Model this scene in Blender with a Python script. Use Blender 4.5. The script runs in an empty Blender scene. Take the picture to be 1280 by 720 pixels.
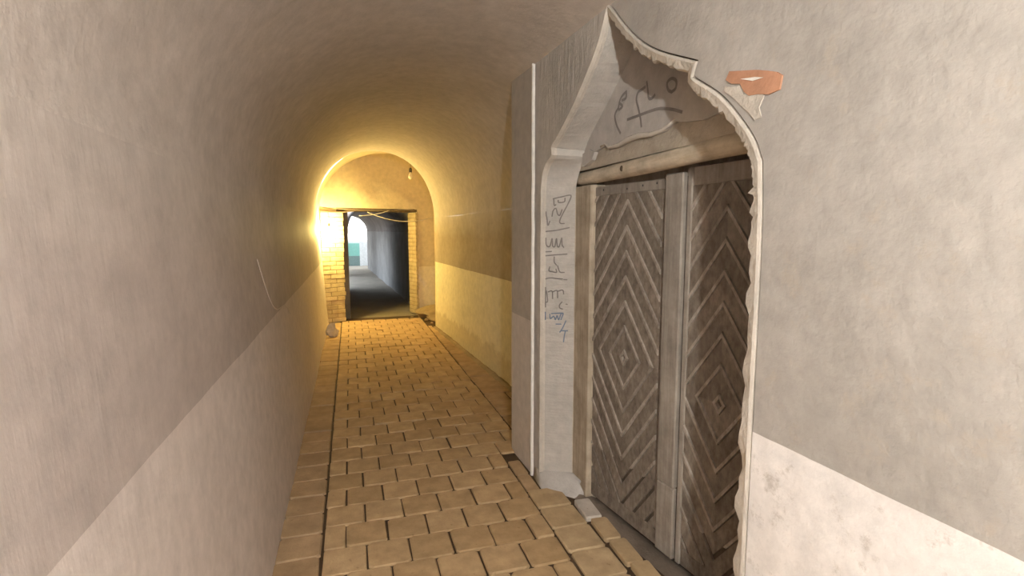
import bpy, bmesh, math, random
from mathutils import Vector, Matrix, noise
from mathutils.geometry import tessellate_polygon
random.seed(7)
S = bpy.context.scene
COL = S.collection

# ------------------------------------------------------------------ camera, world, sun, exposure
H = 1.55
TILT = math.atan(72 / 660.0)
YAW = math.atan(203 * math.cos(TILT) / 660.0)
cd = bpy.data.cameras.new('camera')
cam = bpy.data.objects.new('camera', cd)
COL.objects.link(cam)
cam.location = (0, 0, H)
cam.rotation_euler = (math.pi / 2 - TILT, 0, -YAW)
cd.sensor_fit = 'HORIZONTAL'
cd.sensor_width = 36.0
cd.lens = 36.0 * 660 / 1280
cd.clip_start = 0.02
S.camera = cam

world = bpy.data.worlds.new('sky')
S.world = world
world.use_nodes = True
wb = world.node_tree.nodes['Background']
wb.inputs[0].default_value = (0.74, 0.86, 1.0, 1)
wb.inputs[1].default_value = 7.0

sd = bpy.data.lights.new('sun', 'SUN')
sd.energy = 20.0
sd.angle = math.radians(0.6)
sd.color = (1.0, 0.96, 0.9)
sun = bpy.data.objects.new('sun', sd)
COL.objects.link(sun)
sun.location = (0, 10, 12)
sun.rotation_euler = (math.radians(38), 0, math.radians(-10))

NEAR_W = 300.0
FAR_W = 150.0
S.view_settings.view_transform = 'Standard'
S.view_settings.look = 'None'
S.view_settings.gamma = 1.0
S.view_settings.use_curve_mapping = False
S.view_settings.exposure = 0.0

# ------------------------------------------------------------------ materials
def nodes(name):
    m = bpy.data.materials.new(name)
    m.use_nodes = True
    nt = m.node_tree
    return m, nt, nt.nodes['Principled BSDF']

def N(nt, t, **kw):
    n = nt.nodes.new(t)
    for k, v in kw.items():
        setattr(n, k, v)
    return n

def noise_tex(nt, vec, scale, detail=4.0, rough=0.55):
    n = N(nt, 'ShaderNodeTexNoise')
    n.inputs['Scale'].default_value = scale
    n.inputs['Detail'].default_value = detail
    n.inputs['Roughness'].default_value = rough
    nt.links.new(vec, n.inputs['Vector'])
    return n.outputs['Fac']

def ramp(nt, fac, a, b, p0=0.3, p1=0.7):
    r = N(nt, 'ShaderNodeValToRGB')
    r.color_ramp.elements[0].position = p0
    r.color_ramp.elements[1].position = p1
    r.color_ramp.elements[0].color = (*a, 1)
    r.color_ramp.elements[1].color = (*b, 1)
    nt.links.new(fac, r.inputs[0])
    return r.outputs[0]

def mixc(nt, fac, a, b, mode='MIX'):
    m = N(nt, 'ShaderNodeMix', data_type='RGBA', blend_type=mode)
    if isinstance(fac, float):
        m.inputs[0].default_value = fac
    else:
        nt.links.new(fac, m.inputs[0])
    for i, v in ((6, a), (7, b)):
        if isinstance(v, tuple):
            m.inputs[i].default_value = (*v, 1)
        else:
            nt.links.new(v, m.inputs[i])
    return m.outputs[2]

def math_n(nt, op, a, b):
    m = N(nt, 'ShaderNodeMath', operation=op)
    for i, v in ((0, a), (1, b)):
        if isinstance(v, (int, float)):
            m.inputs[i].default_value = v
        else:
            nt.links.new(v, m.inputs[i])
    return m.outputs[0]

def bump(nt, bsdf, h, strength, dist):
    b = N(nt, 'ShaderNodeBump')
    b.inputs['Strength'].default_value = strength
    b.inputs['Distance'].default_value = dist
    nt.links.new(h, b.inputs['Height'])
    nt.links.new(b.outputs[0], bsdf.inputs['Normal'])

def k(c, f):
    return tuple(min(1, x * f) for x in c)

def plaster(name, col, dado=None, dz=1.0, rough=0.85, var=0.16, bs=0.35, stain=None, streak=False, foot=None, band=False, upper=None):
    m, nt, b = nodes(name)
    g = N(nt, 'ShaderNodeNewGeometry')
    pos = g.outputs['Position']
    n1 = noise_tex(nt, pos, 1.7, 5)
    n2 = noise_tex(nt, pos, 14, 6, 0.65)
    c = ramp(nt, n1, k(col, 1 - var), k(col, 1 + var), 0.3, 0.7)
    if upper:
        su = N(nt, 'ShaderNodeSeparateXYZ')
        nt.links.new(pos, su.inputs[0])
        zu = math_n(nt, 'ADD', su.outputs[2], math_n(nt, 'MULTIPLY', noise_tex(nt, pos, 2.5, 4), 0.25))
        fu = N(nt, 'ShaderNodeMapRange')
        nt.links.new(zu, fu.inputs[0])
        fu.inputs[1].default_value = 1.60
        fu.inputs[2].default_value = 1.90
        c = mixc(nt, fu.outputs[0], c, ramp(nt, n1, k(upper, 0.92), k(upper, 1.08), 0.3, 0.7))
    if dado:
        d = ramp(nt, n1, k(dado, 1 - var * 0.6), k(dado, 1 + var * 0.5), 0.3, 0.7)
        sx = N(nt, 'ShaderNodeSeparateXYZ')
        nt.links.new(pos, sx.inputs[0])
        nl = math_n(nt, 'MULTIPLY', noise_tex(nt, pos, 3.0, 3), 0.012)
        zz = math_n(nt, 'ADD', sx.outputs[2], nl)
        low = math_n(nt, 'LESS_THAN', zz, dz + 0.006)
        c = mixc(nt, low, c, d)
        if foot:
            # dirty scuffed band with a ragged outline of its own
            nf = noise_tex(nt, pos, 5.0, 6, 0.7)
            zf = math_n(nt, 'ADD', sx.outputs[2], math_n(nt, 'MULTIPLY', nf, -0.5))
            fm = ramp(nt, zf, (1, 1, 1), (0, 0, 0), 0.0, 0.06)
            c = mixc(nt, math_n(nt, 'MULTIPLY', fm, 0.5), c, foot)
    c2 = ramp(nt, n2, (0.86, 0.86, 0.86), (1.08, 1.08, 1.08), 0.3, 0.7)
    c = mixc(nt, 1.0, c, c2, 'MULTIPLY')
    if stain:
        sp = ramp(nt, noise_tex(nt, pos, 9, 6, 0.75), (0, 0, 0), (1, 1, 1), 0.56, 0.66)
        c = mixc(nt, math_n(nt, 'MULTIPLY', sp, 0.55), c, stain)
    nt.links.new(c, b.inputs['Base Color'])
    b.inputs['Roughness'].default_value = rough
    b.inputs['Specular IOR Level'].default_value = 0.25
    vec = pos
    if band:
        mp = N(nt, 'ShaderNodeMapping')
        mp.inputs['Scale'].default_value = (0.8, 0.8, 5.0)
        nt.links.new(pos, mp.inputs[0])
        vec = mp.outputs[0]
    if streak:
        mp = N(nt, 'ShaderNodeMapping')
        mp.inputs['Scale'].default_value = (6, 6, 1.0)
        nt.links.new(pos, mp.inputs[0])
        vec = mp.outputs[0]
    h = math_n(nt, 'ADD', noise_tex(nt, vec, 6, 6, 0.6), math_n(nt, 'MULTIPLY', noise_tex(nt, pos, 60, 4), 0.25))
    bump(nt, b, h, bs, 0.02)
    return m

def wood(name, col, dark, scale=(40, 40, 3), rough=0.8, spots=None):
    m, nt, b = nodes(name)
    g = N(nt, 'ShaderNodeNewGeometry')
    mp = N(nt, 'ShaderNodeMapping')
    mp.inputs['Scale'].default_value = scale
    nt.links.new(g.outputs['Position'], mp.inputs[0])
    oi = N(nt, 'ShaderNodeObjectInfo')
    n1 = noise_tex(nt, mp.outputs[0], 1.0, 6, 0.65)
    n2 = noise_tex(nt, g.outputs['Position'], 7, 5, 0.7)
    c = ramp(nt, n1, dark, col, 0.32, 0.62)
    c = mixc(nt, 1.0, c, ramp(nt, n2, (0.72, 0.70, 0.68), (1.18, 1.18, 1.18), 0.3, 0.7), 'MULTIPLY')
    c = mixc(nt, 1.0, c, ramp(nt, oi.outputs['Random'], (0.86, 0.86, 0.86), (1.12, 1.12, 1.12), 0, 1), 'MULTIPLY')
    nt.links.new(c, b.inputs['Base Color'])
    b.inputs['Roughness'].default_value = rough
    b.inputs['Specular IOR Level'].default_value = 0.2
    bump(nt, b, n1, 0.4, 0.006)
    return m

def brickmat(name, a, bcol, spot=(0.2, 0.12, 0.06), rough=0.9):
    m, nt, b = nodes(name)
    g = N(nt, 'ShaderNodeNewGeometry')
    oi = N(nt, 'ShaderNodeObjectInfo')
    pos = g.outputs['Position']
    c = ramp(nt, oi.outputs['Random'], a, bcol, 0, 1)
    n = noise_tex(nt, pos, 9, 6, 0.65)
    c = mixc(nt, 1.0, c, ramp(nt, n, (0.76, 0.74, 0.72), (1.14, 1.14, 1.14), 0.3, 0.7), 'MULTIPLY')
    sp = ramp(nt, noise_tex(nt, pos, 33, 3), (0, 0, 0), (1, 1, 1), 0.66, 0.74)
    c = mixc(nt, math_n(nt, 'MULTIPLY', sp, 0.5), c, spot)
    dst = ramp(nt, noise_tex(nt, pos, 2.2, 6, 0.6), (0, 0, 0), (1, 1, 1), 0.45, 0.75)
    c = mixc(nt, math_n(nt, 'MULTIPLY', dst, 0.30), c, k(a, 0.55))
    nt.links.new(c, b.inputs['Base Color'])
    b.inputs['Roughness'].default_value = rough
    b.inputs['Specular IOR Level'].default_value = 0.2
    bump(nt, b, math_n(nt, 'ADD', n, noise_tex(nt, pos, 90, 3)), 0.25, 0.006)
    return m

def plain(name, col, rough=0.6, metal=0.0, var=0.12):
    m, nt, b = nodes(name)
    g = N(nt, 'ShaderNodeNewGeometry')
    n = noise_tex(nt, g.outputs['Position'], 25, 4)
    nt.links.new(ramp(nt, n, k(col, 1 - var), k(col, 1 + var)), b.inputs['Base Color'])
    b.inputs['Roughness'].default_value = rough
    b.inputs['Metallic'].default_value = metal
    return m

def glow(name, col, strength):
    m = bpy.data.materials.new(name)
    m.use_nodes = True
    nt = m.node_tree
    nt.nodes.clear()
    e = N(nt, 'ShaderNodeEmission')
    e.inputs[0].default_value = (*col, 1)
    e.inputs[1].default_value = strength
    o = N(nt, 'ShaderNodeOutputMaterial')
    nt.links.new(e.outputs[0], o.inputs[0])
    return m

UP = (0.36, 0.30, 0.255)
DADO = (0.66, 0.58, 0.52)
M = dict(
    left=plaster('taupe_wall_paint', (0.49, 0.425, 0.395), (0.68, 0.605, 0.57), 1.04, rough=0.75, var=0.08, bs=0.10, streak=True, upper=(0.57, 0.51, 0.47)),
    vault=plaster('vault_plaster', (0.57, 0.51, 0.47), rough=0.9, var=0.08, bs=0.25),
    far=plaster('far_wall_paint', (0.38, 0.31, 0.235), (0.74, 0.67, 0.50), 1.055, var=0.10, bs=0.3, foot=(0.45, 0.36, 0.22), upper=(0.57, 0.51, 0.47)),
    pier=plaster('pier_paint', (0.44, 0.39, 0.35), (0.62, 0.55, 0.50), 0.985, var=0.08, bs=0.2),
    near=plaster('near_wall_plaster', (0.41, 0.375, 0.34), (0.84, 0.79, 0.76), 0.95, var=0.10, bs=0.35, stain=(0.42, 0.36, 0.30)),
    cement=plaster('grey_cement_plaster', (0.50, 0.46, 0.425), var=0.14, bs=0.5, streak=True),
    reveal=plaster('reveal_plaster', (0.47, 0.43, 0.39), var=0.10, bs=0.6, band=True),
    tymp=plaster('tympanum_plaster', (0.46, 0.42, 0.385), var=0.10, bs=0.4),
    mud=plaster('mud_plaster', (0.42, 0.36, 0.29), var=0.2, bs=0.8),
    lip=plaster('crumbling_lip_plaster', (0.55, 0.49, 0.425), var=0.14, bs=0.9),
    groove=plaster('dark_groove_plaster', (0.10, 0.075, 0.055), var=0.1),  # dark brown tone for the incised groove and the recess back
    bead=plaster('white_bead_plaster', (0.86, 0.81, 0.75), var=0.06, bs=0.3),
    endw=plaster('end_wall_plaster', (0.62, 0.52, 0.38), (0.74, 0.66, 0.55), 0.88, var=0.08, bs=0.3),
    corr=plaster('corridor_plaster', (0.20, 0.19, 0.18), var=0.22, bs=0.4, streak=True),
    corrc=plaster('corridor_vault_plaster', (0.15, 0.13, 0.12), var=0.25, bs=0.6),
    white=plaster('yard_whitewash', (0.80, 0.80, 0.78), var=0.05, bs=0.2),
    teal=plain('teal_paint', (0.27, 0.58, 0.49), 0.5, 0, 0.06),
    plinth=plain('grey_green_plinth', (0.22, 0.30, 0.28), 0.8),
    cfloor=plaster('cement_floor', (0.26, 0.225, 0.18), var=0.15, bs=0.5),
    dirt=plaster('joint_dirt', (0.075, 0.045, 0.026), var=0.25, bs=0.8),
    rubble=plaster('rubble_dirt', (0.30, 0.22, 0.13), var=0.3, bs=1.0),
    silt=plaster('sill_silt', (0.20, 0.155, 0.12), var=0.3, bs=1.0),
    paver=brickmat('buff_paver_brick', (0.44, 0.295, 0.158), (0.53, 0.37, 0.21)),
    border=brickmat('border_paver_brick', (0.37, 0.245, 0.14), (0.45, 0.31, 0.185)),
    sill=brickmat('threshold_brick', (0.48, 0.345, 0.20), (0.56, 0.41, 0.25)),
    sillw=brickmat('pale_threshold_stone', (0.62, 0.55, 0.48), (0.64, 0.57, 0.50)),
    brick=brickmat('yellow_pillar_brick', (0.44, 0.35, 0.22), (0.54, 0.43, 0.29)),
    orange=brickmat('orange_brick', (0.52, 0.27, 0.17), (0.54, 0.29, 0.18), spot=(0.7, 0.5, 0.38)),
    stile=wood('stile_wood', (0.32, 0.28, 0.24), (0.22, 0.185, 0.155)),
    post=wood('post_wood', (0.42, 0.35, 0.27), (0.30, 0.245, 0.18)),
    board=wood('carved_board_wood', (0.235, 0.195, 0.158), (0.135, 0.108, 0.084), (45, 45, 22)),
    ridge=wood('ridge_wood', (0.37, 0.32, 0.27), (0.22, 0.185, 0.15), (45, 45, 22)),
    back=wood('door_back_wood', (0.10, 0.078, 0.06), (0.06, 0.047, 0.036)),
    log=wood('lintel_log_wood', (0.64, 0.55, 0.43), (0.47, 0.39, 0.29), (30, 4, 30)),
    lint=wood('dark_lintel_wood', (0.13, 0.095, 0.065), (0.07, 0.05, 0.035), (4, 30, 30)),
    ink=plain('pencil_graphite', (0.22, 0.195, 0.18), 0.8),
    blue=plain('blue_ink', (0.16, 0.20, 0.27), 0.8),
    crack=plain('pale_scratch', (0.62, 0.55, 0.50), 0.9),
    cable=plain('cable_sheath', (0.22, 0.18, 0.14), 0.6),
    pcable=plain('pale_cable_sheath', (0.60, 0.56, 0.50), 0.6),
    sock=plain('black_socket', (0.03, 0.028, 0.025), 0.5),
)
glass, nt, b = nodes('frosted_bulb_glass')
b.inputs['Base Color'].default_value = (0.85, 0.78, 0.66, 1)
b.inputs['Roughness'].default_value = 0.15
M['glass'] = glass
R_B = 0.034
A_B = 4 * math.pi * R_B ** 2
M['near_bulb'] = glow('near_bulb_glow', (0.98, 1.0, 0.96), NEAR_W / (math.pi * A_B))
M['far_bulb'] = glow('far_bulb_glow', (1.0, 0.75, 0.23), FAR_W / (math.pi * A_B))

# ------------------------------------------------------------------ helpers
WL = {}
def link(name, me, loc, parent=None):
    o = bpy.data.objects.new(name, me)
    COL.objects.link(o)
    loc = Vector(loc)
    WL[o.name] = loc
    if parent:
        o.parent = parent
        o.location = loc - WL[parent.name]
    else:
        o.location = loc
    return o

def mk(name, V, F, mat, parent=None, smooth=False, base=None):
    V = [Vector(v) for v in V]
    if base is None:
        xs = [v.x for v in V]; ys = [v.y for v in V]; zs = [v.z for v in V]
        base = Vector(((min(xs) + max(xs)) / 2, (min(ys) + max(ys)) / 2, min(zs)))
    base = Vector(base)
    me = bpy.data.meshes.new(name)
    me.from_pydata([v - base for v in V], [], F)
    bm = bmesh.new(); bm.from_mesh(me)
    bmesh.ops.recalc_face_normals(bm, faces=bm.faces)
    bm.to_mesh(me); bm.free()
    me.materials.append(mat if not isinstance(mat, str) else M[mat])
    if smooth:
        for p in me.polygons:
            p.use_smooth = True
    return link(name, me, base, parent)

def tag(o, label=None, cat=None, group=None, kind=None):
    if label: o['label'] = label
    if cat: o['category'] = cat
    if group: o['group'] = group
    if kind: o['kind'] = kind
    return o

def struct(o, label, cat):
    return tag(o, label, cat, kind='structure')

def empty(name, loc):
    return link(name, None, loc)

def grid(fn, nu, nv, flip=False):
    V = [fn(i / nu, j / nv) for i in range(nu + 1) for j in range(nv + 1)]
    F = []
    for i in range(nu):
        for j in range(nv):
            a = i * (nv + 1) + j
            F.append((a, a + 1, a + nv + 2, a + nv + 1))
    return V, F

def prism(poly, fn, d0, d1):
    """poly: list of 2-D points; fn(a, b, depth) -> world; a solid between two depths"""
    n = len(poly)
    V = [fn(a, b, d0) for a, b in poly] + [fn(a, b, d1) for a, b in poly]
    tris = tessellate_polygon([[Vector((a, b, 0)) for a, b in poly]])
    F = [tuple(t) for t in tris] + [tuple(n + i for i in reversed(t)) for t in tris]
    F += [(i, (i + 1) % n, n + (i + 1) % n, n + i) for i in range(n)]
    return V, F

def chamfer_box(sx, sy, sz, c=0.008, cz=0.006):
    """box with cut plan corners and a chamfered top edge; origin at the top centre"""
    def ring(hx, hy, cc, z):
        return [(-hx + cc, -hy, z), (hx - cc, -hy, z), (hx, -hy + cc, z), (hx, hy - cc, z), (hx - cc, hy, z), (-hx + cc, hy, z), (-hx, hy - cc, z), (-hx, -hy + cc, z)]
    hx, hy = sx / 2, sy / 2
    V = ring(hx - cz, hy - cz, c, 0) + ring(hx, hy, c, -cz) + ring(hx, hy, c, -sz)
    F = [tuple(range(8))]
    for r in range(2):
        for i in range(8):
            j = (i + 1) % 8
            F.append((r * 8 + j, r * 8 + i, r * 8 + 8 + i, r * 8 + 8 + j))
    return V, F

def box_vf(fn, a0, a1, b0, b1, d0, d1):
    return prism([(a0, b0), (a1, b0), (a1, b1), (a0, b1)], fn, d0, d1)

def bevel_obj(o, w, seg=1):
    me = o.data
    bm = bmesh.new(); bm.from_mesh(me)
    es = [e for e in bm.edges if len(e.link_faces) == 2 and e.calc_face_angle() > 0.6]
    bmesh.ops.bevel(bm, geom=es, offset=w, segments=seg, affect='EDGES', profile=0.6)
    bm.to_mesh(me); bm.free()

def tube(pts, r, n=8, cap=True):
    V, F = [], []
    P = [Vector(p) for p in pts]
    rs = r if isinstance(r, (list, tuple)) else [r] * len(P)
    up = Vector((0.31, 0.17, 0.93)).normalized()
    for i, p in enumerate(P):
        t = (P[min(i + 1, len(P) - 1)] - P[max(i - 1, 0)]).normalized()
        a = t.cross(up)
        if a.length < 1e-3:
            a = t.cross(Vector((1, 0, 0)))
        a.normalize()
        bb = t.cross(a)
        for q in range(n):
            w = 2 * math.pi * q / n
            V.append(p + (a * math.cos(w) + bb * math.sin(w)) * rs[i])
    for i in range(len(P) - 1):
        for q in range(n):
            F.append((i * n + q, i * n + (q + 1) % n, (i + 1) * n + (q + 1) % n, (i + 1) * n + q))
    if cap:
        F.append(tuple(range(n - 1, -1, -1)))
        F.append(tuple((len(P) - 1) * n + q for q in range(n)))
    return V, F

def lathe(prof, c, n=16):
    V, F = [], []
    for r, z in prof:
        for q in range(n):
            w = 2 * math.pi * q / n
            V.append(Vector(c) + Vector((r * math.cos(w), r * math.sin(w), z)))
    for i in range(len(prof) - 1):
        for q in range(n):
            F.append((i * n + q, i * n + (q + 1) % n, (i + 1) * n + (q + 1) % n, (i + 1) * n + q))
    return V, F

def catmull(pts, n=6):
    out = []
    P = [Vector((p[0], p[1], 0)) for p in pts]
    for i in range(len(P) - 1):
        p0 = P[i - 1] if i else P[0] * 2 - P[1]
        p1, p2 = P[i], P[i + 1]
        p3 = P[i + 2] if i + 2 < len(P) else P[-1] * 2 - P[-2]
        for q in range(n):
            t = q / n
            v = 0.5 * ((2 * p1) + (p2 - p0) * t + (2 * p0 - 5 * p1 + 4 * p2 - p3) * t * t + (3 * p1 - p0 - 3 * p2 + p3) * t ** 3)
            out.append((v.x, v.y))
    out.append((pts[-1][0], pts[-1][1]))
    return out

def ns(x, y, z=0.0):
    return noise.noise(Vector((x, y, z)))

# ------------------------------------------------------------------ the tunnel shell
Y0, Y1 = -4.0, 8.45
XL = -0.48
def xr(y):
    return 1.574 - 0.0563 * max(0.0, y - 3.4)
def vault_pt(y, t):
    """t 0..1 from the left springing over the crown to the right springing"""
    l, r = XL, xr(y)
    xc, a = (l + r) / 2, (r - l) / 2
    f = min(1, max(0, (y - 3.5) / 4.95))
    rise = 0.885 + 0.11 * f
    w = math.pi * (1 - t)
    e = 2 / 2.15
    cx, sz = math.cos(w), math.sin(w)
    x = xc + a * math.copysign(abs(cx) ** e, cx)
    z = 1.75 + rise * abs(sz) ** e
    d = 0.016 * ns(x * 1.4, y * 0.9, z * 1.4) * min(1, 8 * t, 8 * (1 - t))
    return Vector((x - cx * d, y, z - sz * d))
V, F = grid(lambda u, v: vault_pt(Y0 + (Y1 - Y0) * u, v), 90, 40)
struct(mk('ceiling', V, F, 'vault', smooth=True), 'long plastered barrel vault over the passage', 'ceiling')

def left_pt(y, z):
    x = -0.38 - 0.10 * (max(0.0, min(z, 1.75)) / 1.75) ** 0.75
    x += 0.008 * ns(y * 0.8, z * 1.3, 4.0) * min(1, (1.75 - z) * 6)
    return Vector((x, y, z))
V, F = grid(lambda u, v: left_pt(Y0 + (9.7 - Y0) * u, -0.05 + 1.80 * v), 110, 14)
wl = struct(mk('wall_left', V, F, 'left', smooth=True), 'left passage wall, taupe paint above a pale dado', 'wall')
sc = catmull([(3.02, 1.40), (3.12, 1.30), (3.32, 1.14), (3.55, 1.06), (3.95, 1.03), (4.20, 0.93)], 6)
V, F = tube([left_pt(a, c) + Vector((0.001, 0, 0)) for a, c in sc], 0.003, 5)
tag(mk('scratch', V, F, 'crack', wl), 'thin pale scratch running down the paint')

# far stretch of the right wall, behind the portal block
def far_pt(y, z):
    return Vector((xr(y) + 0.010 * ns(y, z * 1.3, 9.0), y, z))
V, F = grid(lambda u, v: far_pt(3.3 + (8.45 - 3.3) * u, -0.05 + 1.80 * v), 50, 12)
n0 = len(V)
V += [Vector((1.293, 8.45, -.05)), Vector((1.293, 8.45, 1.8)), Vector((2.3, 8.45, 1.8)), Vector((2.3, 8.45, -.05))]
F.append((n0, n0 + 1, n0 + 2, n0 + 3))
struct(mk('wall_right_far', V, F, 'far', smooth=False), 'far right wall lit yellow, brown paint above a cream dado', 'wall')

# closing wall behind the viewer
V, F = box_vf(lambda a, b2, d: Vector((a, d, b2)), -0.9, 1.9, -0.1, 2.9, -4.1, -4.0)
struct(mk('wall_back', V, F, 'vault'), 'plastered wall closing the passage behind the viewer', 'wall')

# ------------------------------------------------------------------ the portal block (right foreground)
def fx(y):
    return 1.063 + (3.478 - y) * 0.033
def P(y, z, d):
    return Vector((fx(y) + d, y, z))

FRONT = [
    [(2.955, 0), (2.955, 0.6), (2.955, 1.2), (2.955, 1.78)],
    [(2.955, 1.78), (2.935, 1.87), (2.88, 1.935), (2.80, 1.972)],
    [(2.80, 1.972), (2.815, 2.015)],
    [(2.815, 2.015), (2.69, 2.083), (2.50, 2.205), (2.29, 2.385), (2.19, 2.545)],
    [(2.19, 2.545), (1.986, 2.348), (1.813, 2.228), (1.565, 2.113)],
    [(1.565, 2.113), (1.583, 2.066)],
    [(1.583, 2.066), (1.435, 1.967), (1.31, 1.836), (1.262, 1.75)],
    [(1.262, 1.75), (1.25, 1.5), (1.25, 0.75), (1.25, 0)]]
INNER = [
    [(2.85, 0), (2.85, 0.6), (2.85, 1.2), (2.85, 1.72)],
    [(2.85, 1.72), (2.84, 1.80), (2.79, 1.89), (2.735, 1.955)],
    [(2.735, 1.955), (2.73, 1.985)],
    [(2.73, 1.985), (2.655, 2.065), (2.485, 2.185), (2.29, 2.34), (2.19, 2.45)],
    [(2.19, 2.45), (1.99, 2.30), (1.81, 2.18), (1.57, 2.07)],
    [(1.57, 2.07), (1.58, 2.04)],
    [(1.58, 2.04), (1.46, 1.95), (1.36, 1.83), (1.33, 1.74)],
    [(1.33, 1.74), (1.33, 1.5), (1.33, 0.75), (1.33, 0)]]
NS = [14, 6, 3, 7, 12, 3, 12, 22]
def outline(segs):
    out = []
    for s, n in zip(segs, NS):
        c = catmull(s, n)
        out += c[:-1]
    out.append(segs[-1][-1])
    return out
OF, OI = outline(FRONT), outline(INNER)
APEX = min(range(len(OF)), key=lambda i: -OF[i][1])
def offs(pts, w):
    out = []
    for i, p in enumerate(pts):
        a = pts[max(i - 1, 0)]; c = pts[min(i + 1, len(pts) - 1)]
        t = Vector((c[0] - a[0], c[1] - a[1])).normalized()
        ww = w[i] if isinstance(w, list) else w
        out.append((p[0] - t.y * ww, p[1] + t.x * ww))
    return out

TOP = 2.80
# right part of the block face, seen beside and above the arch
poly = [OF[APEX]] + OF[APEX + 1:] + [(-4.0, 0), (-4.0, TOP), (2.19, TOP)]
V, F = prism(poly, P, 0.0, 0.018)
wr = struct(mk('wall_right', V, F, 'near'), 'right foreground wall of worn pale plaster with whitish dado', 'wall')
# grey cement skin left of the arch
poly = [(3.055, 0), (2.955, 0)] + OF[1:APEX + 1] + [(2.19, TOP), (3.055, TOP)]
V, F = prism(poly, P, 0.0, 0.018)
tag(mk('cement_skin', V, F, 'cement', wr), 'grey cement plaster on the left shoulder of the arch')
# end pier: face, end return and the white corner bead
V, F = box_vf(P, 3.08, 3.478, -0.05, TOP, -0.002, 0.6)
pier = struct(mk('wall_pier', V, F, 'pier'), 'narrow grey pier ending the portal, with pale dado below', 'wall')
bd = [(3.07 + 0.006 * ns(0, q * 0.4, 2), -0.02 + 0.06 * q) for q in range(44)]
V, F = tube([P(y, z, 0.002) for y, z in bd], 0.017, 8)
tag(mk('corner_bead', V, F, 'bead', pier), 'rough white vertical plaster bead')

# lip and groove round the arch
n = len(OF)
rag = []
for i in range(n):
    r = 0.024
    if i > APEX + 1:
        r = 0.046 + 0.008 * ns(i * 0.9, 3.1) + random.uniform(-0.005, 0.006)
        if i > n - 60 and i % 6 in (1, 2):
            r += 0.014
    rag.append(r)
rows = [(0.006, 0.020), (0.006, -0.003), (0.014, -0.006)]
V = []
for w, d in rows:
    V += [P(y, z, d) for y, z in offs(OF, w)]
V += [P(y, z, 0.000 + 0.004 * ns(y * 9, z * 9)) for y, z in offs(OF, [r - 0.006 for r in rag])]
V += [P(y, z, 0.010) for y, z in offs(OF, rag)]
V += [P(y, z, 0.024) for y, z in offs(OF, [r + 0.001 for r in rag])]
F = []
for r in range(5):
    for i in range(n - 1):
        F.append((r * n + i, r * n + i + 1, (r + 1) * n + i + 1, (r + 1) * n + i))
tag(mk('arch_lip', V, F, 'lip', wr), 'crumbling pale lip edging the pointed ogee arch')
V = [P(y, z, 0.012) for y, z in offs(OF, -0.004)] + [P(y, z, 0.012) for y, z in offs(OF, 0.012)]
F = [(i, i + 1, n + i + 1, n + i) for i in range(n - 1)]
tag(mk('incised_groove', V, F, 'groove', wr), 'dark incised line following the arch')
# reveal
DI = 0.17
V = [P(y, z, 0.020) for y, z in offs(OF, [min(r, 0.024) - 0.002 for r in rag])]
NR = 6
for q in range(1, NR + 1):
    t = q / NR
    o2 = offs(OF, 0.022)
    for i in range(n):
        y = o2[i][0] * (1 - t) + OI[i][0] * t
        z = o2[i][1] * (1 - t) + OI[i][1] * t
        V.append(P(y, z, 0.02 + (DI - 0.02) * t))
F = [(r * n + i, r * n + i + 1, (r + 1) * n + i + 1, (r + 1) * n + i) for r in range(NR) for i in range(n - 1)]
rv = tag(mk('arch_reveal', V, F, 'reveal', wr, smooth=False), 'grey plaster reveal of the arch with pencil scribbles')
# side cheeks of the deeper door recess
V, F = box_vf(lambda a, b2, d: P(a, b2, d), 2.85, 3.0, -0.02, 1.80, DI, 0.50)
mk('recess_cheek', V, F, 'mud', wr)
V, F = box_vf(lambda a, b2, d: P(a, b2, d), 1.18, 1.33, -0.02, 1.95, DI, 0.50)
mk('recess_cheek', V, F, 'mud', wr)

# tympanum: upper plaster skin with broken bottom edge, older layer under it
EDGE = [(2.72, 1.965), (2.69, 1.956), (2.62, 1.964), (2.55, 1.972), (2.50, 1.978), (2.46, 1.955), (2.36, 1.953), (2.28, 1.966), (2.18, 1.970), (2.09, 1.958), (2.00, 1.963), (1.955, 1.978), (1.918, 1.990), (1.84, 1.975), (1.745, 1.964), (1.66, 1.972), (1.58, 1.960), (1.45, 1.955)]
i0 = next(i for i in range(n) if OI[i][1] > 1.97)
i1 = max(i for i in range(n) if OI[i][1] > 1.955)
poly = [OI[i] for i in range(i0, i1 + 1)] + EDGE[::-1]
V, F = prism(poly, P, DI - 0.004, DI + 0.025)
ty = tag(mk('tympanum_skin', V, F, 'tymp', wr), 'grey plaster panel above the door with broken lower edge')
V = []
for q in range(41):
    y = 2.86 - (2.86 - 1.28) * q / 40
    V += [P(y, 1.886 + 0.004 * ns(y * 6, 1.0), DI + 0.012 + 0.006 * ns(y * 5, 7)), P(y, 1.93, DI + 0.008 + 0.008 * ns(y * 7, 5)), P(y, 2.02, DI + 0.016)]
V2, F = V, []
for q in range(40):
    for s in range(2):
        F.append((q * 3 + s, q * 3 + s + 1, q * 3 + s + 4, q * 3 + s + 3))
V, F2 = prism([(2.86, 1.886), (2.86, 2.02), (1.28, 2.02), (1.28, 1.886)], P, DI + 0.03, DI + 0.12)
nb = len(V2)
mk('mud_layer', V2 + V, F + [tuple(nb + i for i in f) for f in F2], 'mud', wr)
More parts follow.
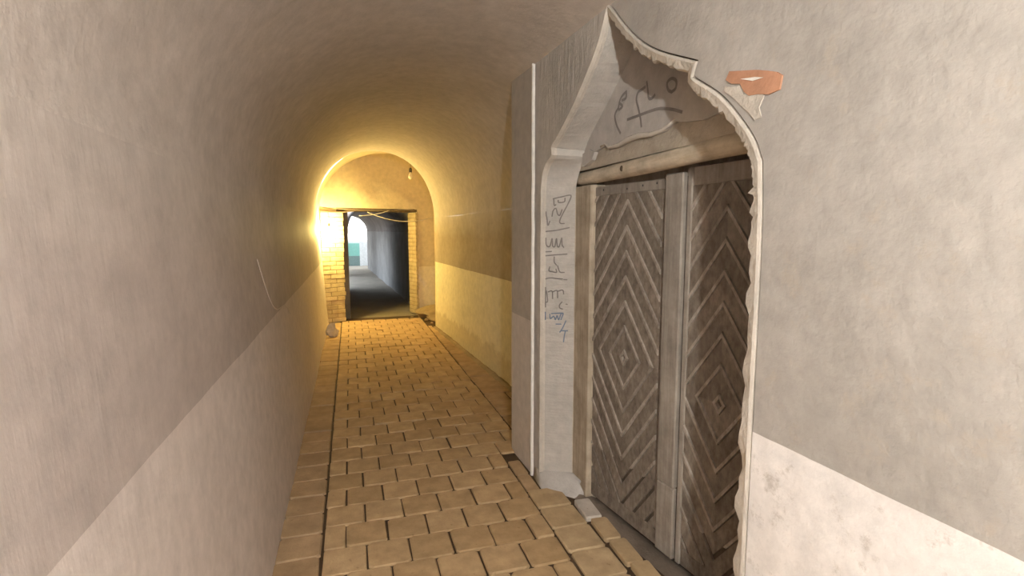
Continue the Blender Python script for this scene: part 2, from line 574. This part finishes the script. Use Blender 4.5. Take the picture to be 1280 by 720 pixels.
# raised crumbs of plaster hanging over the left end of the edge
V, F = prism([(2.74, 1.97), (2.66, 1.985), (2.60, 1.962), (2.63, 1.925), (2.70, 1.905), (2.75, 1.90)], P, DI - 0.012, DI + 0.012)
mk('plaster_flake', V, F, 'tymp', wr)
rl = [(y, z + 0.010) for y, z in EDGE if 1.88 < y < 2.56]
V, F = tube([P(y, z, DI - 0.003 + 0.003 * ns(y * 11, 3)) for y, z in rl], [0.004 + 0.010 * min(1, 0.25 * q, 0.25 * (len(rl) - 1 - q)) for q in range(len(rl))], 8)
mk('plaster_ridge', V, F, 'lip', wr, smooth=True)
# plaster foot spreading over the floor at the far jamb
bot = [(1.062, 2.845), (1.072, 3.05), (1.10, 3.05), (1.30, 2.88), (1.29, 2.665), (1.215, 2.675), (1.15, 2.745), (1.10, 2.80)]
top = [(1.082, 2.95), (1.080, 3.04), (1.10, 3.04), (1.27, 2.88), (1.27, 2.70), (1.245, 2.82), (1.18, 2.875), (1.12, 2.915)]
V = [Vector((x, y, -0.03)) for x, y in bot] + [Vector((x * 0.55 + a * 0.45, y * 0.55 + b2 * 0.45, 0.022 + 0.008 * ns(x * 9, y * 9))) for (x, y), (a, b2) in zip(bot, top)] + [Vector((x, y, 0.075)) for x, y in top]
F = [(r * 8 + i, r * 8 + (i + 1) % 8, r * 8 + 8 + (i + 1) % 8, r * 8 + 8 + i) for r in range(2) for i in range(8)] + [tuple(range(16, 24))]
mk('plaster_foot', V, F, 'cement', wr, smooth=True)
# wall above / behind so that no daylight leaks
V, F = box_vf(lambda a, b2, d: P(a, b2, d), 1.0, 3.05, -0.1, TOP, 0.50, 0.56)
mk('recess_back', V, F, 'groove', wr)

# graffiti
INK=[[(0.284,1.735),(0.304,1.696),(0.36,1.699)],[(0.265,1.733),(0.563,1.744),(0.859,1.751),(0.77,1.705),(0.624,1.657),(0.496,1.609),(0.523,1.591),(0.647,1.59)],[(0.434,1.725),(0.453,1.712),(0.639,1.715),(0.664,1.736)],[(0.232,1.632),(0.268,1.664),(0.362,1.677),(0.419,1.645),(0.495,1.638),(0.567,1.67)],[(0.005,1.658),(0.063,1.616),(0.095,1.58),(0.158,1.603)],[(-0.047,1.543),(0.368,1.55),(0.816,1.566)],[(0.011,1.505),(0.051,1.463),(0.165,1.457),(0.239,1.502),(0.26,1.46),(0.335,1.457),(0.389,1.502),(0.418,1.46),(0.486,1.457),(0.566,1.506),(0.579,1.467),(0.637,1.451)],[(-0.024,1.424),(0.223,1.427)],[(0.015,1.401),(0.376,1.407),(0.752,1.412)],[(0.319,1.395),(0.321,1.365),(0.398,1.346)],[(0.17,1.336),(0.145,1.313),(0.267,1.307),(0.4,1.304),(0.38,1.323)],[(0.436,1.343),(0.513,1.307),(0.665,1.304)],[(0.002,1.263),(0.192,1.27),(0.421,1.267),(0.61,1.265)],[(0.648,1.262),(0.761,1.261)],[(-0.092,1.213),(-0.108,1.105),(-0.061,1.096)],[(0.062,1.193),(0.103,1.133),(0.046,1.123)],[(0.12,1.187),(0.253,1.191),(0.275,1.147)],[(0.273,1.187),(0.425,1.195),(0.446,1.152)],[(0.444,1.191),(0.614,1.199),(0.654,1.176)],[(0.599,1.129),(0.513,1.109),(0.526,1.092),(0.621,1.086)],[(0.733,1.116),(0.782,1.115)]]
BLUE=[[(0.183,1.053),(0.204,1.026),(0.318,1.041),(0.377,1.021),(0.433,1.045),(0.491,1.021),(0.566,1.055),(0.642,1.059),(0.568,1.022)],[(0.241,1.057),(0.603,1.062)],[(0.397,0.994),(0.569,0.995)],[(0.739,1.016),(0.628,0.972),(0.534,0.946)],[(0.572,0.955),(0.8,0.956)],[(0.724,0.956),(0.688,0.922),(0.664,0.888)],[(-0.048,1.065),(-0.067,1.032),(-0.008,1.019)]]
TYM=[[(2.3,2.2),(2.34,2.187),(2.362,2.166),(2.371,2.14),(2.398,2.122),(2.402,2.099),(2.381,2.057),(2.347,2.017)],[(2.3,2.198),(2.303,2.171),(2.339,2.168)],[(2.362,2.161),(2.333,2.139),(2.365,2.129)],[(2.285,2.068),(2.187,2.068),(2.092,2.068),(2.018,2.063),(1.934,2.041),(1.874,2.019)],[(2.164,2.015),(2.174,2.054),(2.193,2.102),(2.211,2.141),(2.2,2.17),(2.168,2.177),(2.14,2.181)],[(2.13,2.2),(2.12,2.163),(2.111,2.127),(2.087,2.12),(2.065,2.129)],[(1.945,2.113),(1.969,2.127),(1.978,2.157),(1.948,2.167),(1.917,2.149),(1.919,2.122),(1.945,2.113)]]
RF, RI = P(2.933, 0, 0.02), P(2.85, 0, DI)
eu = RI - RF
nrm = Vector((eu.y, -eu.x, 0)).normalized()
if nrm.dot(Vector((-1, -1, 0))) < 0:
    nrm = -nrm
def rib(lines, fn, w):
    V, F = [], []
    for l in lines:
        p = [Vector((a, b2, 0)) for a, b2 in (catmull(l, 4) if len(l) > 2 else l)]
        for i in range(len(p) - 1):
            t = (p[i + 1] - p[i])
            if t.length < 1e-6:
                continue
            q = fn(p[i].x, p[i].y); r = fn(p[i + 1].x, p[i + 1].y)
            tt = (r - q).normalized()
            s = tt.cross(FN).normalized() * w / 2
            e = tt * w * 0.3
            b0 = len(V)
            V += [q - e + s, q - e - s, r + e - s, r + e + s]
            F.append((b0, b0 + 1, b0 + 2, b0 + 3))
    return V, F
FN = nrm
rfn = lambda a, z: RF + eu * max(a, 0.03) + Vector((0, 0, z)) + nrm * 0.0035
V, F = rib(INK, rfn, 0.007)
tag(mk('pencil_writing', V, F, 'ink', rv), 'grey pencilled numerals and script in ruled lines')
V, F = rib(BLUE, rfn, 0.007)
tag(mk('blue_writing', V, F, 'blue', rv), 'blue ink scrawl below the pencil writing')
FN = Vector((-1, 0, 0))
V, F = rib(TYM, lambda y, z: P(y, z, DI - 0.006), 0.013)
tag(mk('charcoal_scrawl', V, F, 'ink', ty), 'charcoal scrawl on the panel over the door')

# exposed orange brick in the wall
poly = [(1.425, 2.012), (1.41, 2.034), (1.36, 2.022), (1.30, 2.008), (1.26, 1.995), (1.225, 1.982), (1.205, 1.968), (1.212, 1.932), (1.25, 1.928), (1.29, 1.938), (1.325, 1.942), (1.345, 1.958), (1.362, 1.985), (1.40, 1.995)]
V, F = prism(poly, P, -0.005, 0.01)
eb = tag(mk('exposed_brick', V, F, 'orange', wr), 'orange brick showing through broken plaster')
V, F = prism([(1.36, 1.998), (1.30, 1.988), (1.27, 1.979), (1.31, 1.980)], P, -0.0075, 0.0)
mk('mortar_smear', V, F, 'bead', eb)
poly = [(1.43, 1.995), (1.40, 1.985), (1.365, 1.98), (1.35, 1.952), (1.315, 1.944), (1.285, 1.95), (1.268, 1.93), (1.285, 1.90), (1.275, 1.872), (1.30, 1.868), (1.322, 1.892), (1.345, 1.91), (1.372, 1.935), (1.405, 1.962), (1.435, 1.98)]
V, F = prism(poly, P, -0.003, 0.006)
mk('plaster_scar', V, F, 'lip', wr)

# ------------------------------------------------------------------ the carved double door
SL = 1.33
PITCH = 0.128
def DX(y):
    return 1.30 + (2.736 - y) * 0.1457
dn = Vector((-1, -0.1457, 0)).normalized()
def D(y, z, d):
    """d > 0 stands proud of the leaf face, towards the passage"""
    return Vector((DX(y), y, z)) + dn * d

def clip(poly, f):
    out = []
    for i in range(len(poly)):
        a, c = poly[i], poly[(i + 1) % len(poly)]
        fa, fc = f(a), f(c)
        if fa >= 0:
            out.append(a)
        if fa * fc < 0:
            t = fa / (fa - fc)
            out.append((a[0] + (c[0] - a[0]) * t, a[1] + (c[1] - a[1]) * t))
    return out
def area(p):
    return 0.5 * abs(sum(p[i][0] * p[(i + 1) % len(p)][1] - p[(i + 1) % len(p)][0] * p[i][1] for i in range(len(p))))

def carve(root, cy, cz, yl, yr, zb, zt, bead_floor):
    """concentric lozenges of boards and raised ridges, quarter by quarter"""
    for sy in (1, -1):
        for sz in (1, -1):
            w = (yl - cy) if sy > 0 else (cy - yr)
            h = (zt - cz) if sz > 0 else (cz - zb)
            kmax = int((h + SL * w) / PITCH) + 1
            for q in range(kmax + 1):
                b0 = q * PITCH + 0.022
                for nm, lo, hi, th, mt in (('slat', b0 + 0.026, b0 + PITCH - 0.004, 0.010, 'board'), ('ridge', b0, b0 + 0.021, 0.017, 'ridge')):
                    hh = h
                    if nm == 'ridge' and sz < 0:
                        hh = min(h, cz - bead_floor)
                    pl = [(0, 0), (w, 0), (w, hh), (0, hh)]
                    pl = clip(pl, lambda p: p[1] + SL * p[0] - lo)
                    if len(pl) > 2:
                        pl = clip(pl, lambda p: hi - p[1] - SL * p[0])
                    if len(pl) < 3 or area(pl) < 2e-4:
                        continue
                    if nm == 'ridge':
                        th += random.uniform(-0.002, 0.002)
                    pp = [(cy + sy * a, cz + sz * c) for a, c in pl]
                    V, F = prism(pp, D, 0.0, th)
                    mk(nm, V, F, mt, root)

def dbox(name, y0, y1, z0, z1, d0, d1, mat, root, bev=0.004):
    V, F = box_vf(D, y0, y1, z0, z1, d0, d1)
    o = mk(name, V, F, mat, root)
    if bev:
        bevel_obj(o, bev)
    return o

d1 = empty('door_1', (DX(2.4), 2.4, 0.0))
struct(d1, 'far leaf of the carved wooden door, lozenge slats and wide meeting stile', 'door')
dbox('backboard', 2.736, 1.992, 0.02, 1.785, -0.04, 0.0, 'back', d1, 0)
dbox('side_rail', 2.736, 2.694, 0.02, 1.785, 0.0, 0.012, 'stile', d1)
dbox('top_rail', 2.694, 2.107, 1.735, 1.785, 0.0, 0.012, 'stile', d1)
dbox('bottom_rail', 2.694, 2.107, 0.02, 0.10, 0.0, 0.010, 'board', d1)
dbox('side_rail', 2.140, 2.107, 0.10, 1.735, 0.0, 0.010, 'board', d1)
dbox('meeting_stile', 2.107, 1.994, 0.37, 1.80, 0.0, 0.030, 'stile', d1, 0.006)
dbox('meeting_stile', 2.112, 1.996, 0.02, 0.366, 0.0, 0.024, 'stile', d1, 0.006)
carve(d1, 2.395, 0.895, 2.694, 2.140, 0.10, 1.735, 0.33)

d2 = empty('door_2', (DX(1.75), 1.75, 0.0))
struct(d2, 'near leaf of the carved wooden door, half in shadow behind the arch', 'door')
dbox('backboard', 1.984, 1.40, 0.02, 1.82, -0.04, 0.0, 'back', d2, 0)
dbox('side_rail', 1.984, 1.955, 0.02, 1.82, 0.0, 0.016, 'stile', d2)
dbox('top_rail', 1.955, 1.48, 1.74, 1.82, 0.0, 0.012, 'stile', d2)
dbox('bottom_rail', 1.955, 1.48, 0.02, 0.10, 0.0, 0.010, 'board', d2)
dbox('side_rail', 1.48, 1.40, 0.02, 1.82, 0.0, 0.014, 'stile', d2)
carve(d2, 1.765, 0.84, 1.955, 1.48, 0.10, 1.74, 0.25)

# frame post, transom strip and lintel log
V, F = box_vf(P, 2.862, 2.672, -0.01, 1.80, DI + 0.006, DI + 0.10)
o = mk('trim_1', V, F, 'post'); bevel_obj(o, 0.008, 2)
struct(o, 'pale upright wooden post beside the far door leaf', 'door frame')
V, F = box_vf(D, 2.75, 1.40, 1.79, 1.90, -0.06, -0.045)
struct(mk('trim_2', V, F, 'post'), 'thin wooden board closing the gap above the door', 'door frame')
V, F = box_vf(P, 1.40, 1.325, -0.01, 1.80, DI + 0.04, DI + 0.20)
struct(mk('trim_3', V, F, 'post'), 'hidden upright wooden post behind the near jamb', 'door frame')
pts, rr = [], []
for q in range(25):
    y = 2.90 - (2.90 - 1.22) * q / 24
    pts.append(P(y, 1.842 + 0.004 * ns(y * 2, 11) + 0.024 * (q / 24), DI + 0.045 + 0.004 * ns(y * 2, 21)))
    rr.append(0.040 + 0.004 * ns(y * 1.7, 31) + 0.004 * q / 24)
V, F = tube(pts, rr, 14)
lg = tag(mk('lintel_log', V, F, 'log', smooth=True), 'pale peeled log laid as lintel over the carved door', 'beam')
kp = P(2.35, 1.85, DI + 0.003)
V, F = lathe([(0.0, 0.0), (0.010, 0.001), (0.014, 0.004), (0.016, 0.010)], (0, 0, 0), 10)
V = [Vector((kp.x + v.z - 0.002, kp.y + v.x, kp.z + v.y)) for v in V]
mk('knot', V, F, 'lint', lg)
for y, z in ((2.60, 1.765), (2.28, 1.765), (2.18, 1.768), (2.40, 1.758)):
    c = D(y, z, 0.013)
    V, F = lathe([(0.0, 0.003), (0.004, 0.002), (0.006, 0.0)], (0, 0, 0), 8)
    mk('nail', [Vector((c.x - v.z, c.y + v.x, c.z + v.y)) for v in V], F, 'sock', d1)

# ------------------------------------------------------------------ the floor
V = [(-0.6, Y0, -0.012), (1.8, Y0, -0.012), (1.8, 9.3, -0.012), (-0.6, 9.3, -0.012)]
nx, ny = 12, 60
V, F = grid(lambda u, v: Vector((-0.6 + 2.5 * u, Y0 + (9.75 - Y0) * v, -0.013 + 0.004 * ns(u * 17, v * 70))), nx, ny)
fl = struct(mk('floor', V, F, 'dirt', base=(0, 0, 0)), 'passage floor paved with square buff bricks', 'floor')

PV = []
for q in range(6):
    V, F = chamfer_box(0.200, 0.2015, 0.05, random.uniform(0.009, 0.016), random.uniform(0.004, 0.007))
    V = [Vector(v) + Vector((0.0014 * ns(q * 9 + i, 2), 0.0014 * ns(q * 7 + i, 5), 0.0)) for i, v in enumerate(V)]
    for mt in ('paver', 'border', 'sill', 'sillw'):
        me = bpy.data.meshes.new('paver_mesh')
        me.from_pydata(V, [], F)
        me.materials.append(M[mt])
        PV.append((mt, me))
PM = {mt: [me for t, me in PV if t == mt] for mt in ('paver', 'border', 'sill', 'sillw')}
plan = []
def put(x0, x1, y0, y1, mt, nm='paver', gap=0.006, lift=0.0, rz=0.0):
    w, l = x1 - x0 - gap, y1 - y0 - 0.0045
    plan.append((nm, mt, (x0 + x1) / 2, (y0 + y1) / 2, w, l, lift, rz))
RP, CP = 0.2075, 0.2063
for r in range(-11, 34):
    y0 = 2.375 + r * RP
    ym = y0 + RP / 2
    if y0 > 9.36:
        break
    lim = 0.962 if y0 < 3.4 else 1.168
    x = -0.175
    first = True
    while x < lim - 0.02:
        w = CP
        if r % 2 and first:
            w = CP * 0.53
        first = False
        x1 = min(x + w, lim)
        if lim - x1 < 0.03:
            x1 = lim
        put(x, x1, y0, y0 + RP, 'paver', gap=0.0085)
        x = x1
for r in range(-10, 34):
    y0 = 2.326 + r * 0.2105
    if y0 > 9.15:
        break
    put(-0.392, -0.181, y0, y0 + 0.2105, 'border')
for r in range(-8, 5):
    y0 = 2.217 + r * 0.213
    if y0 + 0.21 > 3.46:
        break
    put(0.967, 1.056 if y0 > 2.72 else 1.172, y0, y0 + 0.213, 'border' if y0 > 2.72 else 'sill')
for r in range(0, 30):
    y0 = 3.50 + r * 0.211
    if y0 > 8.9:
        break
    xe = min(xr(y0), xr(y0 + 0.2)) - 0.045
    if xe - 1.178 > 0.27:
        put(1.176, 1.385, y0, y0 + 0.211, 'border')
        put(1.388, xe, y0, y0 + 0.211, 'border')
    elif xe > 1.23:
        put(1.176, xe, y0, y0 + 0.211, 'border')
for r in range(0, 8):
    y1 = 2.655 - r * 0.203
    sx = 1.174 + r * 0.006
    put(sx, sx + 0.098, y1 - 0.203, y1, 'sillw' if r == 0 else 'sill', 'threshold_brick', lift=0.012, rz=-0.05)
plan.sort(key=lambda p: (p[3] < 0.9, p[3]))
extraV, extraF = [], []
for i, (nm, mt, x, y, w, l, lift, rz) in enumerate(plan):
    me = random.choice(PM[mt])
    z = lift + random.uniform(-0.0045, 0.0035)
    rx, ry = random.gauss(0, 0.006), random.gauss(0, 0.006)
    rz += random.gauss(0, 0.010)
    if i < 298:
        o = bpy.data.objects.new(nm, me)
        COL.objects.link(o)
        o.parent = fl
        o.location = (x + random.gauss(0, 0.0012), y, z)
        o.scale = (w / 0.200, l / 0.2015, 1)
        o.rotation_euler = (rx, ry, rz)
    else:
        b0 = len(extraV)
        for v in me.vertices:
            extraV.append((x + v.co.x * w / 0.2, y + v.co.y * l / 0.2015, z + v.co.z + ry * v.co.x))
        extraF += [tuple(b0 + q for q in p.vertices) for p in me.polygons]
tag(mk('paver_rows', extraV, extraF, 'paver', fl), 'remaining rows of square pavers', kind='stuff')
# trodden dirt along the right edge and the door sill
V, F = [], []
def strip(pts, wfn, name, mat, parent, zf):
    V = []
    for i, (x, y) in enumerate(pts):
        w = wfn(i)
        V += [(x - w, y, -0.012), (x - w * 0.4, y, zf(i)), (x + w * 0.5, y, zf(i) * 1.1), (x + w, y, -0.012)]
    F = [(i * 4 + s, i * 4 + s + 1, i * 4 + s + 5, i * 4 + s + 4) for i in range(len(pts) - 1) for s in range(3)]
    return mk(name, V, F, mat, parent, smooth=True)
pts = [(xr(3.6 + 0.1 * i) - 0.02, 3.6 + 0.1 * i) for i in range(49)]
tag(strip(pts, lambda i: 0.05 + 0.02 * ns(i * 0.7, 3), 'dirt_ridge', 'rubble', fl, lambda i: 0.012 + 0.012 * ns(i * 0.8, 8)), 'loose dirt along the foot of the wall', kind='stuff')

pts = [(DX(y) - 0.035, y) for y in [2.72 - 0.08 * i for i in range(19)]]
tag(strip(pts, lambda i: 0.06 + 0.012 * ns(i * 0.9, 13), 'sill_dirt', 'silt', fl, lambda i: 0.004 + 0.010 * ns(i * 0.8, 18)), 'trodden dirt lying against the door foot', kind='stuff')

# ------------------------------------------------------------------ chamber at the end of the vault
def ch_pt(y, t):
    l, r = XL, 2.1
    xc, a = (l + r) / 2, (r - l) / 2
    w = math.pi * (1 - t)
    e = 2 / 2.1
    cx, sz = math.cos(w), math.sin(w)
    return Vector((xc + a * math.copysign(abs(cx) ** e, cx), y, 1.75 + 1.15 * abs(sz) ** e))
V, F = grid(lambda u, v: ch_pt(8.45 + 2.1 * u, v), 12, 40)
struct(mk('ceiling_chamber', V, F, 'endw', smooth=True), 'yellow-lit vault of the small chamber at the tunnel end', 'ceiling')
V, F = box_vf(lambda a, b2, d: Vector((d, a, b2)), 8.45, 10.6, -0.1, 1.76, 2.1, 2.2)
struct(mk('wall_chamber', V, F, 'endw'), 'hidden side wall of the end chamber', 'wall')
prof = [vault_pt(8.45, q / 40) for q in range(41)]
nn = 41
V = [Vector((v.x, 8.452, v.z)) for v in prof] + [Vector((0.42 + 2.6 * math.cos(math.pi * (1 - q / 40)), 8.452, 1.7 + 1.9 * math.sin(math.pi * q / 40))) for q in range(41)]
F = [(i, i + 1, nn + i + 1, nn + i) for i in range(40)]
struct(mk('wall_arch', V, F, 'endw'), 'masonry ring closing the vault end above the chamber', 'wall')

EA = math.atan(0.352)
U = Vector((math.cos(EA), math.sin(EA), 0))
T = Vector((-math.sin(EA), math.cos(EA), 0))
E0 = Vector((-0.6, 9.25, 0))
def E(s, z, t):
    return E0 + U * s + T * t + Vector((0, 0, z))
SA, SB, ZT = 0.52, 1.855, 1.93
V, F = prism([(-0.2, -0.1), (SA - 0.10, -0.1), (SA - 0.10, ZT), (SB + 0.05, ZT), (SB + 0.05, -0.1), (3.2, -0.1), (3.2, 3.2), (-0.2, 3.2)], E, 0.0, 0.34)
we = struct(mk('wall_end', V, F, 'endw'), 'amber-lit end wall with a rectangular doorway through it', 'wall')
V, F = box_vf(E, SA - 0.12, SB + 0.08, ZT - 0.05, ZT + 0.0, 0.004, 0.34)
o = mk('lintel', V, F, 'lint', we)
tag(o, 'dark wooden lintel over the end doorway')

def brick_pile(name, label, s0, s1, t0, t1, z1, mat, jit):
    root = empty(name, E((s0 + s1) / 2, 0, (t0 + t1) / 2))
    tag(root, label, 'brick pier')
    z, c = 0.0, 0
    while z < z1 - 0.01:
        hgt = 0.074
        w = s1 - s0
        cuts = [0, w] if w < 0.2 else ([0, w * 0.62, w] if c % 2 else [0, w * 0.36, w])
        for a, b2 in zip(cuts[:-1], cuts[1:]):
            j = random.uniform(-jit, jit)
            V, F = box_vf(E, s0 + a + 0.004, s0 + b2 - 0.004 + (j if b2 == w else 0), z + 0.004, min(z + hgt - 0.004, z1), t0 + random.uniform(-0.006, 0.006), t1)
            o = mk('brick', V, F, mat, root)
            bevel_obj(o, 0.005)
        z += hgt
        c += 1
    V, F = box_vf(E, s0 + 0.012, s1 - 0.016, 0.0, z1, t0 + 0.014, t1 - 0.002)
    mk('mortar', V, F, 'rubble', root)
    return root
brick_pile('brick_pillar', 'raw brick pillar on the left of the end doorway, under the lamp', 0.14, SA, -0.035, 0.30, ZT - 0.06, 'brick', 0.014)
brick_pile('brick_jamb', 'slim raw brick jamb on the right of the end doorway', SB, SB + 0.060, -0.015, 0.30, ZT - 0.06, 'brick', 0.008)

# ------------------------------------------------------------------ corridor beyond, and the yard
def ye(x, u):
    a = 9.25 + 0.352 * (x + 0.6) + 0.28
    return a + (YE - a) * u
YE = 22.6
def cr(y):
    return 1.19 - 0.0459 * (y - 11.5)
def cl(y):
    return -0.12 - 0.0459 * (y - 11.5) - 0.004 * (y - 11.5)
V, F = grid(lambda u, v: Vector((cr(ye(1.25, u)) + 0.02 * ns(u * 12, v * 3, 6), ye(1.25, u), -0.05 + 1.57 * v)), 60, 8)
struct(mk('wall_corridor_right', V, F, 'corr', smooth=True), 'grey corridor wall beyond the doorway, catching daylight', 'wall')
for y0, y1 in ((ye(-0.05, 0), 15.0), (19.0, 19.9)):  # unseen left side, opening added to bring daylight onto the right wall
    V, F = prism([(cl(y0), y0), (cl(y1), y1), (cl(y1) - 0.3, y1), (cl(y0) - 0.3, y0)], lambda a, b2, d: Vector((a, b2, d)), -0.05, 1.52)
    struct(mk('wall_corridor_left', V, F, 'corr'), 'left wall of the far corridor just behind the doorway' if y0 < 12 else 'unseen pier in the added daylight opening of the far corridor', 'wall')
V, F = prism([(cl(9.6), 9.6), (cl(YE), YE), (cl(YE) - 0.3, YE), (cl(9.6) - 0.3, 9.6)], lambda a, b2, d: Vector((a, b2, d)), 1.50, 2.4)  # unseen wall carried over the added opening
struct(mk('wall_over_opening', V, F, 'corr'), 'unseen wall above the added daylight opening of the far corridor', 'wall')
def cv(y, t):
    l, r = cl(y), cr(y)
    w = math.pi * (1 - t)
    return Vector(((l + r) / 2 + (r - l) / 2 * math.cos(w), y, 1.51 + 0.62 * math.sin(w)))
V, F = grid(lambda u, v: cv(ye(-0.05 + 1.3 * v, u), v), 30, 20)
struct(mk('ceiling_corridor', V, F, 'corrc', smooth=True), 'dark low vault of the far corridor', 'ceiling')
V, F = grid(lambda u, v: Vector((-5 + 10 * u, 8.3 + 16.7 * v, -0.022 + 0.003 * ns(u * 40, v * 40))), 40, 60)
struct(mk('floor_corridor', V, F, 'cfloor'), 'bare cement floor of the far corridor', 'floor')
pr = [cv(YE, q / 20) for q in range(21)]
pts = [Vector((cl(YE), YE, -0.1))] + pr + [Vector((cr(YE), YE, -0.1))]
poly = [(v.x, v.z) for v in pts] + [(5, -0.1), (5, 3.3), (-5, 3.3), (-5, -0.1)]
V, F = prism(poly, lambda a, b2, d: Vector((a, YE + d, b2)), 0.0, 0.3)
struct(mk('wall_facade', V, F, 'corr'), 'outer face of the corridor mouth towards the yard', 'wall')
V, F = box_vf(lambda a, b2, d: Vector((a, d, b2)), -5, 5, 0.98, 5.0, 24.6, 24.8)
yw = struct(mk('wall_yard', V, F, 'white'), 'sunlit whitewashed yard wall at the far end', 'wall')
V, F = box_vf(lambda a, b2, d: Vector((a, d, b2)), -5, 0.40, 0.42, 0.98, 24.58, 24.78)
tag(mk('teal_band', V, F, 'teal', yw), 'teal painted band of the yard wall')
V, F = box_vf(lambda a, b2, d: Vector((a, d, b2)), -5, 0.40, -0.1, 0.42, 24.55, 24.78)
tag(mk('plinth', V, F, 'plinth', yw), 'grey-green plinth')
V, F = box_vf(lambda a, b2, d: Vector((a, d, b2)), 0.40, 5, -0.1, 0.98, 24.60, 24.78)
mk('lower_wall', V, F, 'white', yw)
V, F = box_vf(lambda a, b2, d: Vector((a, d, b2)), 0.40, 0.50, -0.02, 1.8, 24.44, 24.60)
mk('pilaster', V, F, 'white', yw)

# ------------------------------------------------------------------ lamps
def bulb(root, c, mat, up=True):
    s = 1 if up else -1
    pf = [(0.0, -R_B)] + [(R_B * math.sin(a), -R_B * math.cos(a)) for a in (0.35, 0.7, 1.05, 1.4, 1.75, 2.1)] + [(0.020, 0.036), (0.014, 0.050), (0.013, 0.058)]
    V, F = lathe([(r, s * z) for r, z in pf], c, 18)
    return mk('bulb', V, F, mat, root, smooth=True)

c = Vector((-0.08, -1.35, 2.13))
nl = empty('hanging_lamp', (c.x, c.y, 2.06))
tag(nl, 'lit bare bulb hanging from the vault behind the viewer', 'lamp')
bulb(nl, c, 'near_bulb')
V, F = lathe([(0.0, 0.056), (0.019, 0.056), (0.019, 0.10), (0.012, 0.115), (0.0, 0.118)], c, 14)
mk('socket', V, F, 'sock', nl)
V, F = tube([c + Vector((0, 0, 0.11)), (c.x, c.y, 2.44)], 0.004, 6)
mk('cord', V, F, 'cable', nl)

c = Vector((-0.315, 9.06, 1.55))
ll = empty('wall_lamp', (c.x, c.y, 1.50))
tag(ll, 'glaring lit bulb in front of the brick pillar', 'lamp')
bulb(ll, c, 'far_bulb')
V, F = lathe([(0.0, 0.056), (0.019, 0.056), (0.019, 0.10), (0.012, 0.115), (0.0, 0.118)], c, 14)
mk('socket', V, F, 'sock', ll)
V, F = tube([c + Vector((0, 0, 0.11)), c + Vector((0, 0.0, 0.20)), c + Vector((0.0, 0.08, 0.235)), c + Vector((0, 0.18, 0.24))], 0.005, 6)
mk('bracket', V, F, 'cable', ll)

c = Vector((1.00, 9.05, 2.44))
ub = empty('hanging_bulb', (c.x, c.y, 2.39))
tag(ub, 'unlit bare bulb hanging under the chamber vault', 'lamp')
V, F = lathe([(0.0, -0.045), (0.020, -0.040), (0.036, -0.022), (0.040, 0.0), (0.036, 0.022), (0.024, 0.046), (0.016, 0.066), (0.016, 0.076)], c, 16)
mk('bulb', V, F, 'glass', ub, smooth=True)
V, F = lathe([(0.0, 0.070), (0.024, 0.070), (0.026, 0.12), (0.016, 0.145), (0.0, 0.148)], c, 14)
mk('socket', V, F, 'sock', ub)
V, F = tube([c + Vector((0, 0, 0.14)), (c.x, c.y, 2.80)], 0.004, 6)
mk('cord', V, F, 'cable', ub)

# ------------------------------------------------------------------ cables strung at the end doorway
def sag(a, b2, s, nseg=18):
    a, b2 = Vector(a), Vector(b2)
    return [a.lerp(b2, i / nseg) - Vector((0, 0, s * 4 * (i / nseg) * (1 - i / nseg))) for i in range(nseg + 1)]
def cable(a, b2, s, r, mat, label):
    V, F = tube(sag(a, b2, s), r, 6)
    tag(mk('electric_cable', V, F, mat, smooth=True), label, 'cable', 'cables at the end doorway')
cable((-0.44, 9.05, 1.92), tuple(E(SB - 0.02, 1.93, -0.03)), 0.03, 0.009, 'cable', 'dark cable running along the top of the end doorway')
cable(tuple(E(0.95, 1.865, -0.02)), tuple(E(SB + 0.55, 1.86, -0.02)), 0.15, 0.007, 'pcable', 'pale cable sagging deepest across the end doorway')
cable(tuple(E(0.80, 1.80, -0.04)), tuple(E(1.35, 1.90, -0.04)), 0.02, 0.006, 'pcable', 'short pale cable rising to the doorway lintel')
cable((-0.44, 9.02, 1.86), tuple(E(0.70, 1.88, -0.12)), 0.02, 0.010, 'cable', 'thick dark cable above the lit lamp and pillar')

# ------------------------------------------------------------------ rubble
def lump(name, c, sx, sy, sz, mat, seed, parent=None, sub=2, amp=0.35):
    bm = bmesh.new()
    bmesh.ops.create_icosphere(bm, subdivisions=sub, radius=1.0)
    V, F = [], []
    bm.verts.ensure_lookup_table()
    for v in bm.verts:
        p = v.co * (1 + amp * noise.noise(v.co * 1.3 + Vector((seed, seed * 2, 0))))
        V.append(Vector((c[0] + p.x * sx, c[1] + p.y * sy, max(c[2], c[2] + sz * 0.5 + p.z * sz * 0.6))))
    F = [tuple(w.index for w in f.verts) for f in bm.faces]
    bm.free()
    return mk(name, V, F, mat, parent)
lk = lump('stone_chunk', (-0.30, 8.05, -0.004), 0.085, 0.08, 0.18, 'sillw', 3.3, amp=0.5)
tag(lk, 'broken pale stone lying at the foot of the left wall', 'stone')
mound = lump('dirt_heap', (1.42, 9.42, -0.03), 0.30, 0.50, 0.20, 'rubble', 8.1, sub=4, amp=0.5)
tag(mound, 'heap of loose dirt in the corner right of the end doorway', 'dirt heap', kind='stuff')
for i, (x, y, r) in enumerate(((1.22, 9.05, 0.035), (1.27, 8.75, 0.028), (1.02, 9.45, 0.03))):
    o = lump('dirt_clod', (x, y, -0.004), r, r, r, 'rubble', 2.0 + i)
    tag(o, ['clod of dirt in the middle, beside the dirt heap', 'clod of dirt nearest the yellow wall corner', 'clod of dirt farthest in, at the brick jamb'][i], 'clod', 'dirt clods by the heap')
